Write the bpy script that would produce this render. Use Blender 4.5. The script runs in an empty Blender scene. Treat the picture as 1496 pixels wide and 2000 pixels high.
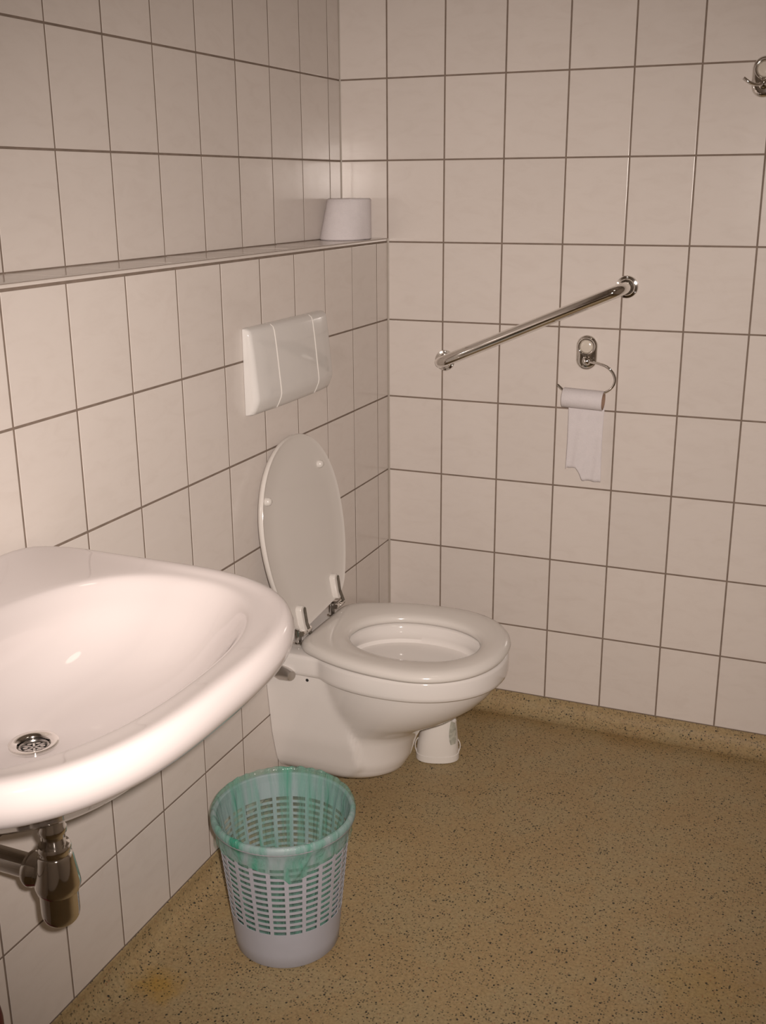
import bpy, bmesh, math, random
from mathutils import Vector, Matrix, noise

# ------------------------------------------------------------------ camera, light, exposure
SC = bpy.context.scene
COL = SC.collection
CAM_LOC = Vector((1.0942, -2.6385, 1.3848))
CAM_ROT = (1.2782, 0.0065, 0.3968)
cam_d = bpy.data.cameras.new('camera')
cam = bpy.data.objects.new('camera', cam_d)
COL.objects.link(cam)
cam.location = CAM_LOC
cam.rotation_euler = CAM_ROT
cam_d.sensor_fit = 'VERTICAL'
cam_d.sensor_height = 36.0
cam_d.lens = 2119.23 * 36.0 / 2000.0
cam_d.clip_start = 0.02
SC.camera = cam

world = bpy.data.worlds.new('world')
SC.world = world
world.use_nodes = True
world.node_tree.nodes['Background'].inputs[0].default_value = (0.9, 0.93, 1.0, 1)
world.node_tree.nodes['Background'].inputs[1].default_value = 0.05

# the flash of the photographer's compact camera, beside the lens
fl_d = bpy.data.lights.new('camera_flash', 'SPOT')
fl = bpy.data.objects.new('camera_flash', fl_d)
COL.objects.link(fl)
fl.location = (1.135, -2.630, 1.425)
fl.rotation_euler = Vector((-0.3397, 0.8937, -0.2930)).to_track_quat('-Z', 'Y').to_euler()
fl_d.energy = 172.0
fl_d.color = (1.0, 0.872, 0.795)
fl_d.spot_size = math.radians(80)
fl_d.spot_blend = 1.0
fl_d.shadow_soft_size = 0.012

# weak overhead fill, added as ambient light, with no fixture
cl_d = bpy.data.lights.new('ambient_fill', 'AREA')
cl = bpy.data.objects.new('ambient_fill', cl_d)
COL.objects.link(cl)
cl.location = (1.05, -1.55, 2.40)
cl_d.shape = 'DISK'
cl_d.size = 0.32
cl_d.energy = 1.0
cl_d.color = (1.0, 0.86, 0.70)

vs = SC.view_settings
SC.display_settings.display_device = 'sRGB'
vs.view_transform = 'Standard'
vs.look = 'None'
vs.gamma = 1.0
vs.use_curve_mapping = False
vs.exposure = 0.0

random.seed(7)
PI = math.pi


# ------------------------------------------------------------------ materials
def nodes_of(name):
    m = bpy.data.materials.new(name)
    m.use_nodes = True
    nt = m.node_tree
    return m, nt, nt.nodes['Principled BSDF']


def N(nt, t, **kw):
    n = nt.nodes.new(t)
    for k, v in kw.items():
        if k.startswith('i_'):
            key = k[2:]
            n.inputs[int(key) if key.isdigit() else key].default_value = v
        else:
            setattr(n, k, v)
    return n


def ramp(nt, stops, src=None):
    r = nt.nodes.new('ShaderNodeValToRGB')
    e = r.color_ramp.elements
    while len(e) < len(stops):
        e.new(0.5)
    for el, (p, c) in zip(e, stops):
        el.position = p
        el.color = (c[0], c[1], c[2], 1) if hasattr(c, '__len__') else (c, c, c, 1)
    if src:
        nt.links.new(src, r.inputs[0])
    return r


def plain(name, col, rough=0.4, metal=0.0, spec=0.5, coat=0.0, mott=0.04, scale=25, bump=0.0, bscale=200):
    m, nt, b = nodes_of(name)
    tc = N(nt, 'ShaderNodeTexCoord')
    nz = N(nt, 'ShaderNodeTexNoise', i_Scale=scale, i_Detail=3.0)
    nt.links.new(tc.outputs['Object'], nz.inputs['Vector'])
    lo = [c * (1 - mott) for c in col]
    hi = [min(1, c * (1 + mott)) for c in col]
    r = ramp(nt, [(0.3, lo), (0.7, hi)], nz.outputs['Fac'])
    nt.links.new(r.outputs[0], b.inputs['Base Color'])
    b.inputs['Roughness'].default_value = rough
    b.inputs['Metallic'].default_value = metal
    b.inputs['Specular IOR Level'].default_value = spec
    b.inputs['Coat Weight'].default_value = coat
    b.inputs['Coat Roughness'].default_value = 0.05
    if bump:
        n2 = N(nt, 'ShaderNodeTexNoise', i_Scale=bscale, i_Detail=2.0)
        nt.links.new(tc.outputs['Object'], n2.inputs['Vector'])
        bp = N(nt, 'ShaderNodeBump', i_Strength=bump, i_Distance=0.002)
        nt.links.new(n2.outputs['Fac'], bp.inputs['Height'])
        nt.links.new(bp.outputs[0], b.inputs['Normal'])
    return m


def tile_material():
    m, nt, b = nodes_of('glazed_tile')
    tc = N(nt, 'ShaderNodeTexCoord')
    oi = N(nt, 'ShaderNodeObjectInfo')
    add = N(nt, 'ShaderNodeVectorMath', operation='ADD')
    sc = N(nt, 'ShaderNodeVectorMath', operation='SCALE', i_Scale=9.0)
    cmb = N(nt, 'ShaderNodeCombineXYZ')
    for k in range(3):
        nt.links.new(oi.outputs['Random'], cmb.inputs[k])
    nt.links.new(cmb.outputs[0], sc.inputs[0])
    nt.links.new(tc.outputs['Object'], add.inputs[0])
    nt.links.new(sc.outputs[0], add.inputs[1])
    # soft diagonal clouding and fine veins of the glaze
    mp = N(nt, 'ShaderNodeMapping')
    mp.inputs['Rotation'].default_value = (0, 0, math.radians(35))
    mp.inputs['Scale'].default_value = (1.0, 2.4, 1.0)
    nt.links.new(add.outputs[0], mp.inputs['Vector'])
    nz = N(nt, 'ShaderNodeTexNoise', i_Scale=14.0, i_Detail=6.0, i_Roughness=0.62, i_Distortion=0.8)
    nt.links.new(mp.outputs[0], nz.inputs['Vector'])
    r = ramp(nt, [(0.30, (0.688, 0.628, 0.582)), (0.50, (0.712, 0.655, 0.610)), (0.72, (0.722, 0.666, 0.622))], nz.outputs['Fac'])
    hs = N(nt, 'ShaderNodeHueSaturation')
    mr = N(nt, 'ShaderNodeMapRange', i_3=0.975, i_4=1.025)
    nt.links.new(oi.outputs['Random'], mr.inputs[0])
    nt.links.new(mr.outputs[0], hs.inputs['Value'])
    nt.links.new(r.outputs[0], hs.inputs['Color'])
    nt.links.new(hs.outputs[0], b.inputs['Base Color'])
    b.inputs['Roughness'].default_value = 0.17
    b.inputs['Specular IOR Level'].default_value = 0.45
    n2 = N(nt, 'ShaderNodeTexNoise', i_Scale=16.0, i_Detail=1.5)
    nt.links.new(add.outputs[0], n2.inputs['Vector'])
    bp = N(nt, 'ShaderNodeBump', i_Strength=0.10, i_Distance=0.004)
    nt.links.new(n2.outputs['Fac'], bp.inputs['Height'])
    nt.links.new(bp.outputs[0], b.inputs['Normal'])
    return m


def floor_material():
    m, nt, b = nodes_of('speckled_vinyl')
    geo = N(nt, 'ShaderNodeNewGeometry')
    pos = geo.outputs['Position']
    # base clouding
    nz = N(nt, 'ShaderNodeTexNoise', i_Scale=7.0, i_Detail=5.0, i_Roughness=0.6)
    nt.links.new(pos, nz.inputs['Vector'])
    r0 = ramp(nt, [(0.30, (0.338, 0.242, 0.122)), (0.48, (0.354, 0.260, 0.134)), (0.58, (0.350, 0.270, 0.146)), (0.70, (0.354, 0.260, 0.138))], nz.outputs['Fac'])
    # mid grain
    ng = N(nt, 'ShaderNodeTexNoise', i_Scale=170.0, i_Detail=3.0, i_Roughness=0.7)
    nt.links.new(pos, ng.inputs['Vector'])
    rg = ramp(nt, [(0.36, 0.80), (0.5, 1.0), (0.66, 1.14)], ng.outputs['Fac'])
    mul = N(nt, 'ShaderNodeMixRGB', blend_type='MULTIPLY', i_0=1.0)
    nt.links.new(r0.outputs[0], mul.inputs[1])
    nt.links.new(rg.outputs[0], mul.inputs[2])
    cur = mul.outputs[0]

    def specks(cur, scale, keep, rad, col, seed):
        mp = N(nt, 'ShaderNodeMapping')
        mp.inputs['Location'].default_value = (seed, seed * 1.7, 0)
        nt.links.new(pos, mp.inputs['Vector'])
        ds = N(nt, 'ShaderNodeTexNoise', i_Scale=scale * 0.9, i_Detail=1.0)
        nt.links.new(mp.outputs[0], ds.inputs['Vector'])
        v = N(nt, 'ShaderNodeTexVoronoi', i_Scale=scale)
        nt.links.new(mp.outputs[0], v.inputs['Vector'])
        sep = N(nt, 'ShaderNodeSeparateColor')
        nt.links.new(v.outputs['Color'], sep.inputs[0])
        k = N(nt, 'ShaderNodeMath', operation='LESS_THAN', i_1=keep)
        nt.links.new(sep.outputs[0], k.inputs[0])
        wob = N(nt, 'ShaderNodeMath', operation='MULTIPLY_ADD', i_1=0.5, i_2=-0.25)
        nt.links.new(ds.outputs['Fac'], wob.inputs[0])
        ad = N(nt, 'ShaderNodeMath', operation='ADD')
        nt.links.new(v.outputs['Distance'], ad.inputs[0])
        nt.links.new(wob.outputs[0], ad.inputs[1])
        d = N(nt, 'ShaderNodeMath', operation='LESS_THAN', i_1=rad)
        nt.links.new(ad.outputs[0], d.inputs[0])
        mu = N(nt, 'ShaderNodeMath', operation='MULTIPLY')
        nt.links.new(k.outputs[0], mu.inputs[0])
        nt.links.new(d.outputs[0], mu.inputs[1])
        mx = N(nt, 'ShaderNodeMixRGB')
        mx.inputs[2].default_value = (*col, 1)
        nt.links.new(mu.outputs[0], mx.inputs[0])
        nt.links.new(cur, mx.inputs[1])
        return mx.outputs[0]
    cur = specks(cur, 210, 0.36, 0.36, (0.135, 0.106, 0.060), 3.1)
    cur = specks(cur, 150, 0.13, 0.30, (0.040, 0.036, 0.026), 7.7)
    cur = specks(cur, 190, 0.14, 0.30, (0.36, 0.27, 0.16), 11.3)
    cur = specks(cur, 230, 0.12, 0.30, (0.30, 0.17, 0.09), 17.9)

    # old stains: two yellow spots, and dirt settled along the cove
    def stain(cur, c, rad, col, amt):
        mp = N(nt, 'ShaderNodeVectorMath', operation='DISTANCE')
        mp.inputs[1].default_value = c
        n3 = N(nt, 'ShaderNodeTexNoise', i_Scale=22.0, i_Detail=3.0)
        nt.links.new(pos, n3.inputs['Vector'])
        ad = N(nt, 'ShaderNodeMath', operation='MULTIPLY_ADD', i_1=rad * 1.4, i_2=-rad * 0.7)
        nt.links.new(n3.outputs['Fac'], ad.inputs[0])
        nt.links.new(pos, mp.inputs[0])
        s = N(nt, 'ShaderNodeMath', operation='ADD')
        nt.links.new(mp.outputs['Value'], s.inputs[0])
        nt.links.new(ad.outputs[0], s.inputs[1])
        mr = N(nt, 'ShaderNodeMapRange', i_1=rad * 0.2, i_2=rad, i_3=amt, i_4=0.0)
        nt.links.new(s.outputs[0], mr.inputs[0])
        mx = N(nt, 'ShaderNodeMixRGB', blend_type='MULTIPLY')
        mx.inputs[2].default_value = (*col, 1)
        nt.links.new(mr.outputs[0], mx.inputs[0])
        nt.links.new(cur, mx.inputs[1])
        return mx.outputs[0]
    cur = stain(cur, (0.076, -1.294, 0), 0.055, (1.10, 0.90, 0.28), 0.7)
    cur = stain(cur, (0.996, -0.924, 0), 0.12, (1.0, 0.86, 0.50), 0.45)
    cur = stain(cur, (0.16, -1.02, 0), 0.10, (0.95, 0.80, 0.45), 0.5)
    sepp = N(nt, 'ShaderNodeSeparateXYZ')
    nt.links.new(pos, sepp.inputs[0])
    band = N(nt, 'ShaderNodeMapRange', i_1=-0.125, i_2=-0.060, i_3=0.0, i_4=0.55)
    nt.links.new(sepp.outputs[1], band.inputs[0])
    band2 = N(nt, 'ShaderNodeMapRange', i_1=-0.052, i_2=-0.032, i_3=1.0, i_4=0.0)
    nt.links.new(sepp.outputs[1], band2.inputs[0])
    n4 = N(nt, 'ShaderNodeTexNoise', i_Scale=9.0, i_Detail=3.0)
    nt.links.new(pos, n4.inputs['Vector'])
    m1 = N(nt, 'ShaderNodeMath', operation='MULTIPLY')
    nt.links.new(band.outputs[0], m1.inputs[0])
    nt.links.new(band2.outputs[0], m1.inputs[1])
    m2 = N(nt, 'ShaderNodeMath', operation='MULTIPLY')
    nt.links.new(m1.outputs[0], m2.inputs[0])
    r4 = ramp(nt, [(0.3, 0.35), (0.6, 1.0)], n4.outputs['Fac'])
    nt.links.new(r4.outputs[0], m2.inputs[1])
    mx = N(nt, 'ShaderNodeMixRGB', blend_type='MULTIPLY')
    mx.inputs[2].default_value = (0.78, 0.66, 0.42, 1)
    nt.links.new(m2.outputs[0], mx.inputs[0])
    nt.links.new(cur, mx.inputs[1])
    nt.links.new(mx.outputs[0], b.inputs['Base Color'])
    b.inputs['Roughness'].default_value = 0.55
    b.inputs['Specular IOR Level'].default_value = 0.3
    bp = N(nt, 'ShaderNodeBump', i_Strength=0.25, i_Distance=0.001)
    nt.links.new(ng.outputs['Fac'], bp.inputs['Height'])
    nt.links.new(bp.outputs[0], b.inputs['Normal'])
    return m


def bag_material():
    m, nt, b = nodes_of('green_film')
    out = nt.nodes['Material Output']
    tc = N(nt, 'ShaderNodeTexCoord')
    uv = tc.outputs['UV']
    mp = N(nt, 'ShaderNodeMapping')
    mp.inputs['Scale'].default_value = (26.0, 1.5, 1.0)
    nt.links.new(uv, mp.inputs['Vector'])
    nz = N(nt, 'ShaderNodeTexNoise', i_Scale=1.0, i_Detail=4.0, i_Roughness=0.6, i_Distortion=0.6)
    nt.links.new(mp.outputs[0], nz.inputs['Vector'])
    fac = ramp(nt, [(0.36, 0.22), (0.55, 0.40), (0.68, 0.80)], nz.outputs['Fac'])
    colr = ramp(nt, [(0.40, (0.46, 0.64, 0.58)), (0.58, (0.34, 0.60, 0.51)), (0.72, (0.08, 0.46, 0.31))], nz.outputs['Fac'])
    tcol = ramp(nt, [(0.4, (0.90, 0.97, 0.945)), (0.72, (0.55, 0.88, 0.76))], nz.outputs['Fac'])
    tr = N(nt, 'ShaderNodeBsdfTransparent')
    nt.links.new(tcol.outputs[0], tr.inputs[0])
    nt.links.new(colr.outputs[0], b.inputs['Base Color'])
    b.inputs['Roughness'].default_value = 0.10
    b.inputs['Transmission Weight'].default_value = 0.0
    tl = N(nt, 'ShaderNodeBsdfTranslucent')
    nt.links.new(colr.outputs[0], tl.inputs[0])
    ms = N(nt, 'ShaderNodeMixShader', i_0=0.35)
    nt.links.new(b.outputs[0], ms.inputs[1])
    nt.links.new(tl.outputs[0], ms.inputs[2])
    mx = N(nt, 'ShaderNodeMixShader')
    nt.links.new(fac.outputs[0], mx.inputs[0])
    nt.links.new(tr.outputs[0], mx.inputs[1])
    nt.links.new(ms.outputs[0], mx.inputs[2])
    nt.links.new(mx.outputs[0], out.inputs[0])
    n2 = N(nt, 'ShaderNodeTexNoise', i_Scale=1.0, i_Detail=3.0, i_Distortion=1.0)
    mp2 = N(nt, 'ShaderNodeMapping')
    mp2.inputs['Scale'].default_value = (60.0, 6.0, 1.0)
    nt.links.new(uv, mp2.inputs['Vector'])
    nt.links.new(mp2.outputs[0], n2.inputs['Vector'])
    bp = N(nt, 'ShaderNodeBump', i_Strength=0.9, i_Distance=0.006)
    nt.links.new(n2.outputs['Fac'], bp.inputs['Height'])
    nt.links.new(bp.outputs[0], b.inputs['Normal'])
    return m


M = {
    'tile': tile_material(),
    'grout': plain('cement_grout', (0.235, 0.185, 0.150), 0.9, mott=0.12, scale=40, spec=0.2),
    'floor': floor_material(),
    'plaster': plain('painted_plaster', (0.72, 0.66, 0.60), 0.8, mott=0.03, scale=8, spec=0.2),
    'porcelain': plain('white_porcelain', (0.74, 0.705, 0.675), 0.07, mott=0.006, scale=6, coat=0.3),
    'basin': plain('basin_porcelain', (0.665, 0.612, 0.600), 0.06, mott=0.006, scale=6, coat=0.3),
    'seat': plain('seat_plastic', (0.70, 0.665, 0.625), 0.13, mott=0.006, scale=6),
    'plastic': plain('white_plastic', (0.76, 0.73, 0.69), 0.30, mott=0.01),
    'glossplastic': plain('glossy_white_plastic', (0.72, 0.70, 0.675), 0.10, mott=0.01),
    'chrome': plain('polished_chrome', (0.80, 0.78, 0.75), 0.06, metal=1.0, mott=0.03, scale=30),
    'steel': plain('brushed_steel', (0.52, 0.50, 0.48), 0.22, metal=1.0, mott=0.08, scale=60),
    'satin': plain('satin_chrome', (0.70, 0.68, 0.66), 0.33, metal=1.0, mott=0.03),
    'tilereflection': plain('painted_tile_reflection', (0.66, 0.60, 0.52), 0.15, mott=0.02),  # bright tiles mirrored in the chrome button, painted as a cream colour
    'roomreflection': plain('steel_painted_dark_reflection', (0.20, 0.185, 0.16), 0.25, metal=1.0, mott=0.35, scale=90),  # reflection of the dark room painted into the strap's base colour
    'paper': plain('tissue_paper', (0.72, 0.680, 0.690), 0.95, mott=0.02, scale=60, spec=0.1, bump=0.4, bscale=350),
    'card': plain('brown_card', (0.33, 0.22, 0.16), 0.9, mott=0.08, spec=0.1),
    'binplastic': plain('grey_blue_plastic', (0.44, 0.45, 0.51), 0.42, mott=0.02),
    'film': bag_material(),
    'dark': plain('dark_recess', (0.015, 0.014, 0.013), 0.8, mott=0.1),
    'red': plain('dark_red_plastic', (0.10, 0.008, 0.014), 0.4, mott=0.08),
    'silicone': plain('grey_silicone', (0.42, 0.37, 0.32), 0.5, mott=0.06),
    'label': plain('grey_label', (0.42, 0.42, 0.36), 0.5, mott=0.25, scale=120),
}


# ------------------------------------------------------------------ object helpers
def link(name, me, mat, root=None, loc=None):
    o = bpy.data.objects.new(name, me)
    COL.objects.link(o)
    if mat is not None and not me.materials:
        me.materials.append(mat)
    if root is not None:
        o.parent = root
    if loc is not None:
        o.location = loc
    return o


def wloc(o):
    v = Vector((0, 0, 0))
    while o is not None:
        v += Vector(o.location)
        o = o.parent
    return v


def mesh(name, V, F, mat, root=None, smooth=True, angle=40, subsurf=0, uvs=None):
    """V in world coordinates; stored relative to the root's place"""
    base = wloc(root) if root is not None else Vector((0, 0, 0))
    me = bpy.data.meshes.new(name)
    me.from_pydata([tuple(Vector(v) - base) for v in V], [], F)
    bm = bmesh.new()
    bm.from_mesh(me)
    bmesh.ops.recalc_face_normals(bm, faces=bm.faces)
    bm.to_mesh(me)
    bm.free()
    if uvs is not None:
        ul = me.uv_layers.new(name='UVMap')
        for lp in me.loops:
            ul.data[lp.index].uv = uvs[lp.vertex_index]
    me.polygons.foreach_set('use_smooth', [smooth] * len(me.polygons))
    if smooth and angle and not subsurf:
        me.set_sharp_from_angle(angle=math.radians(angle))
    me.update()
    o = link(name, me, mat, root)
    if subsurf:
        md = o.modifiers.new('subdivision', 'SUBSURF')
        md.levels = subsurf
        md.render_levels = subsurf
    return o


def loft(rings, cap0=True, cap1=True, closed=True):
    V, F = [], []
    n = len(rings[0])
    for r in rings:
        V += [tuple(p) for p in r]
    for a in range(len(rings) - 1):
        for i in range(n if closed else n - 1):
            j = (i + 1) % n
            F.append((a * n + i, a * n + j, (a + 1) * n + j, (a + 1) * n + i))
    if cap0:
        F.append(tuple(range(n))[::-1])
    if cap1:
        F.append(tuple(range((len(rings) - 1) * n, len(rings) * n)))
    return V, F


def frame_of(axis):
    w = Vector(axis).normalized()
    u = w.cross(Vector((0, 0, 1)))
    if u.length < 1e-4:
        u = Vector((1, 0, 0))
    u.normalize()
    return u, w.cross(u), w


def lathe(prof, c, axis=(0, 0, 1), n=32, cap0=True, cap1=True):
    """prof: (radius, height along axis)"""
    u, v, w = frame_of(axis)
    c = Vector(c)
    rings = []
    for r, h in prof:
        r = max(r, 1e-5)
        rings.append([c + w * h + (u * math.cos(2 * PI * i / n) + v * math.sin(2 * PI * i / n)) * r for i in range(n)])
    return loft(rings, cap0, cap1)


def catmull(pts, sub=8):
    P = [Vector(p) for p in pts]
    P = [P[0] * 2 - P[1]] + P + [P[-1] * 2 - P[-2]]
    out = []
    for i in range(1, len(P) - 2):
        for k in range(sub):
            t = k / sub
            a, b, c, d = P[i - 1], P[i], P[i + 1], P[i + 2]
            out.append(0.5 * ((2 * b) + (c - a) * t + (2 * a - 5 * b + 4 * c - d) * t * t + (3 * b - a - 3 * c + d) * t ** 3))
    out.append(P[-2])
    return out


def tube(path, r, n=12):
    P = [Vector(p) for p in path]
    T = [(P[min(i + 1, len(P) - 1)] - P[max(i - 1, 0)]).normalized() for i in range(len(P))]
    u, v, w = frame_of(T[0])
    rings = []
    for i, p in enumerate(P):
        rr = r[i] if hasattr(r, '__len__') else r
        u = (u - T[i] * u.dot(T[i])).normalized()
        v = T[i].cross(u)
        rings.append([p + (u * math.cos(2 * PI * k / n) + v * math.sin(2 * PI * k / n)) * rr for k in range(n)])
    return loft(rings)


def join(*vf):
    V, F = [], []
    for v, f in vf:
        o = len(V)
        V += list(v)
        F += [tuple(i + o for i in q) for q in f]
    return V, F


def box(x0, x1, y0, y1, z0, z1):
    V = [(x, y, z) for z in (z0, z1) for y in (y0, y1) for x in (x0, x1)]
    return V, [(0, 2, 3, 1), (4, 5, 7, 6), (0, 1, 5, 4), (2, 6, 7, 3), (0, 4, 6, 2), (1, 3, 7, 5)]


def thing(name, label, cat, loc, group=None):
    o = bpy.data.objects.new(name, None)
    COL.objects.link(o)
    o.location = loc
    o.empty_display_size = 0.05
    o['label'] = label
    o['category'] = cat
    if group:
        o['group'] = group
    return o


def structure(name, V, F, mat, smooth=False, angle=40):
    o = mesh(name, V, F, mat, None, smooth, angle)
    o['kind'] = 'structure'
    return o


def lerp(t, x):
    """piecewise linear table"""
    if x <= t[0][0]:
        return t[0][1]
    for (a, va), (b, vb) in zip(t, t[1:]):
        if x <= b:
            return va + (vb - va) * (x - a) / (b - a)
    return t[-1][1]


def sstep(a, b, x):
    t = max(0.0, min(1.0, (x - a) / (b - a)))
    return t * t * (3 - 2 * t)


# ------------------------------------------------------------------ room shell
TOP = 1.645                     # height of tile row 0's grout line
HC = 2.48                       # ceiling
XR, YF = 1.98, -3.15
D = 0.1272                      # depth of the boxed-in lower wall
LEDGE = 1.2555
G = 0.0040                      # grout joint
TH = 0.0007                     # tile face stands proud of the grout
COVE = 0.0487

row_e = {0: -.009, 1: -.0009, 2: .001, 3: .0044, 4: .0033, 5: .0018, 6: 0.0, 7: -.0005, 8: 0.0}


def row_z(r):
    if r == 8:
        return COVE
    return TOP - 0.2 * r + row_e.get(r, -0.006 if r < 0 else 0)


bx_e = [.0005, .0017, .0037, .005, .0037, .0017, -.0002]


def back_x(k):
    return 0.15 * k + (bx_e[k] if 0 <= k < 7 else 0.0)


l_e = [-.0019, -.0015, -.0008, -.0011, -.0001, .0025, .0031, .0034, .0034, -.0012, -.0058]


def left_y(j):
    if j < 0:
        return 0.0
    return -(0.0729 + 0.15 * j + (l_e[j] if j < 11 else -.003))


u_e = [.0006, .0007, .0006, -.0002, .0002, -.0001, -.0008, -.001]


def upper_y(j):
    if j < 0:
        return 0.0
    return -(0.0658 + 0.15 * j + (u_e[j] if j < 8 else 0.0))


fl_V, fl_F = box(-0.3, XR + 0.1, YF - 0.1, 0.1, -0.05, 0.0)
structure('floor', fl_V, fl_F, M['floor'])
structure('ceiling', *box(-0.3, XR + 0.1, YF - 0.1, 0.1, HC, HC + 0.05), M['plaster'])
structure('wall_right', *box(XR, XR + 0.1, YF - 0.1, 0.1, 0, HC), M['plaster'])
structure('wall_front', *box(-0.3, XR, YF - 0.1, YF, 0, HC), M['plaster'])
wall_back = structure('wall_back', *box(-0.3, XR, TH, 0.1, 0, HC), M['grout'])
# the left wall: boxed-in lower half with a ledge, upper half set back
pr = [(-0.3, 0), (-TH, 0), (-TH, LEDGE - TH), (-D - TH, LEDGE - TH), (-D - TH, HC), (-0.3, HC)]
V, F = loft([[(x, y, z) for x, z in pr] for y in (YF, TH)])
wall_left = structure('wall_left', V, F, M['grout'])

_tiles = {}


def tile_mesh(w, h):
    key = (round(w, 3), round(h, 3))
    if key in _tiles:
        return _tiles[key]
    w, h = w - G, h - G
    a = [(-w / 2, -h / 2), (w / 2, -h / 2), (w / 2, h / 2), (-w / 2, h / 2)]

    def ring(ins, z):
        return [(x - math.copysign(ins, x), y - math.copysign(ins, y), z) for x, y in a]
    V, F = loft([ring(0, -TH), ring(0, -0.00035), ring(0.0003, -0.0001), ring(0.0009, 0.0)], False, True)
    me = bpy.data.meshes.new('tile')
    me.from_pydata(V, [], F)
    me.polygons.foreach_set('use_smooth', [False] * len(F))
    me.materials.append(M['tile'])
    _tiles[key] = me
    return me


def put_tile(wall, c, w, h, ux, uy, name='tile'):
    """c centre on the tile face, ux / uy in-plane unit axes"""
    o = bpy.data.objects.new(name, tile_mesh(w, h))
    COL.objects.link(o)
    X, Y = Vector(ux), Vector(uy)
    Z = X.cross(Y)
    R = Matrix((X, Y, Z)).transposed()
    R = R @ Matrix.Rotation(math.radians(random.gauss(0, .07)), 3, 'X') @ Matrix.Rotation(math.radians(random.gauss(0, .07)), 3, 'Y')
    o.matrix_world = Matrix.Translation(c) @ R.to_4x4()
    o.parent = wall
    return o


rows = [(HC, row_z(-4))] + [(row_z(r), row_z(r + 1)) for r in range(-4, 8)]
for zt, zb in rows:
    if zt - zb < 0.01:
        continue
    # back wall
    if zb >= LEDGE - 0.03:
        put_tile(wall_back, ((-D + back_x(0)) / 2, 0, (zt + zb) / 2), back_x(0) + D, zt - zb, (1, 0, 0), (0, 0, 1))
    for k in range(13):
        x0, x1 = back_x(k), min(back_x(k + 1), XR)
        put_tile(wall_back, ((x0 + x1) / 2, 0, (zt + zb) / 2), x1 - x0, zt - zb, (1, 0, 0), (0, 0, 1))
    # left wall, upper and lower part
    up = zb >= LEDGE - 0.03
    if up:
        zb2 = max(zb, LEDGE)
        if zt - zb2 < 0.01:
            continue
        for j in range(-1, 20):
            ya, yb = upper_y(j), upper_y(j + 1)
            put_tile(wall_left, (-D, (ya + yb) / 2, (zt + zb2) / 2), ya - yb, zt - zb2, (0, 1, 0), (0, 0, 1))
    else:
        zt2 = min(zt, LEDGE - 0.0065)
        for j in range(-1, 20):
            ya, yb = left_y(j), left_y(j + 1)
            put_tile(wall_left, (0, (ya + yb) / 2, (zt2 + zb) / 2), ya - yb, zt2 - zb, (0, 1, 0), (0, 0, 1))
# ledge: cut tiles on top, closed by a rounded glazed edge strip
for j in range(-1, 20):
    ya, yb = upper_y(j), upper_y(j + 1)
    put_tile(wall_left, ((-D - 0.014) / 2, (ya + yb) / 2, LEDGE), ya - yb, D - 0.014, (0, -1, 0), (1, 0, 0), 'ledge_tile')
pr = [(-0.013, LEDGE - TH), (-0.013, LEDGE), (-0.004, LEDGE), (-0.0012, LEDGE - 0.0008), (0.0004, LEDGE - 0.003), (0.0004, LEDGE - 0.0065), (-TH, LEDGE - 0.0065)]
mesh('edge_strip', *loft([[(x, y, z) for x, z in pr] for y in (YF, 0.0)]), M['tile'], wall_left)


# coved vinyl skirting
def cove(name, along):
    R = 0.046
    pr = [(0.0005, COVE), (0.003, COVE - 0.0005)]
    for i in range(9):
        a = PI / 2 * i / 8
        pr.append((0.0035 + R * (1 - math.cos(a)), COVE - 0.002 - (COVE - 0.0025) * math.sin(a)))
    pr += [(0.0495, 0.0005), (0.0005, 0.0005)]
    if along == 'x':
        rings = [[(x, -d, z) for d, z in pr] for x in (0.0006, XR - 0.0005)]
    else:
        rings = [[(d, y, z) for d, z in pr] for y in (YF + 0.0005, -0.0006)]
    return structure(name, *loft(rings), M['floor'], True, 50)


cove('baseboard_back', 'x')
cove('baseboard_left', 'y')
# grey silicone in the inner corners
structure('trim_1', *loft([[(x, y, z) for x, y in ((0, 0), (0.0045, 0), (0.0015, -0.0015), (0, -0.0045))] for z in (COVE, LEDGE - 0.001)]), M['silicone'])
structure('trim_2', *loft([[(x - D, y, z) for x, y in ((0, 0), (0.003, 0), (0.001, -0.001), (0, -0.003))] for z in (LEDGE, HC)]), M['silicone'])


# ------------------------------------------------------------------ washbasin
YB = -1.685
P0 = (0.215, YB)
NB = 72


def polar(inside, th, cx, cy, rmax=0.8):
    lo, hi = 0.0, rmax
    for _ in range(34):
        m = (lo + hi) / 2
        if inside(cx + m * math.cos(th), cy + m * math.sin(th)):
            lo = m
        else:
            hi = m
    return lo


def outer_in(x, y):
    ay = abs(y - YB)
    if x < 0:
        return False
    xs, Dm, W, n = 0.20, 0.512, 0.333, 2.85
    if x <= xs:
        # slightly rounded back corners
        c = 0.04
        if x < c and ay > W - c:
            return (c - x) ** 2 + (ay - W + c) ** 2 < c * c
        return ay < W
    return ((x - xs) / (Dm - xs)) ** n + (ay / W) ** n < 1


def bowl_in(x, y):
    a = 0.190 if x > 0.265 else 0.172
    return (abs(x - 0.265) / a) ** 2.4 + (abs(y - YB) / 0.281) ** 2.4 < 1


ths = [2 * PI * (i + 0.5) / NB for i in range(NB)]
RO = [polar(outer_in, t, *P0) for t in ths]
RI = [polar(bowl_in, t, *P0) for t in ths]


def back_rise(x, y):
    return 0.022 * sstep(0.11, 0.04, x) * sstep(0.331, 0.23, abs(y - YB))


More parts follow.
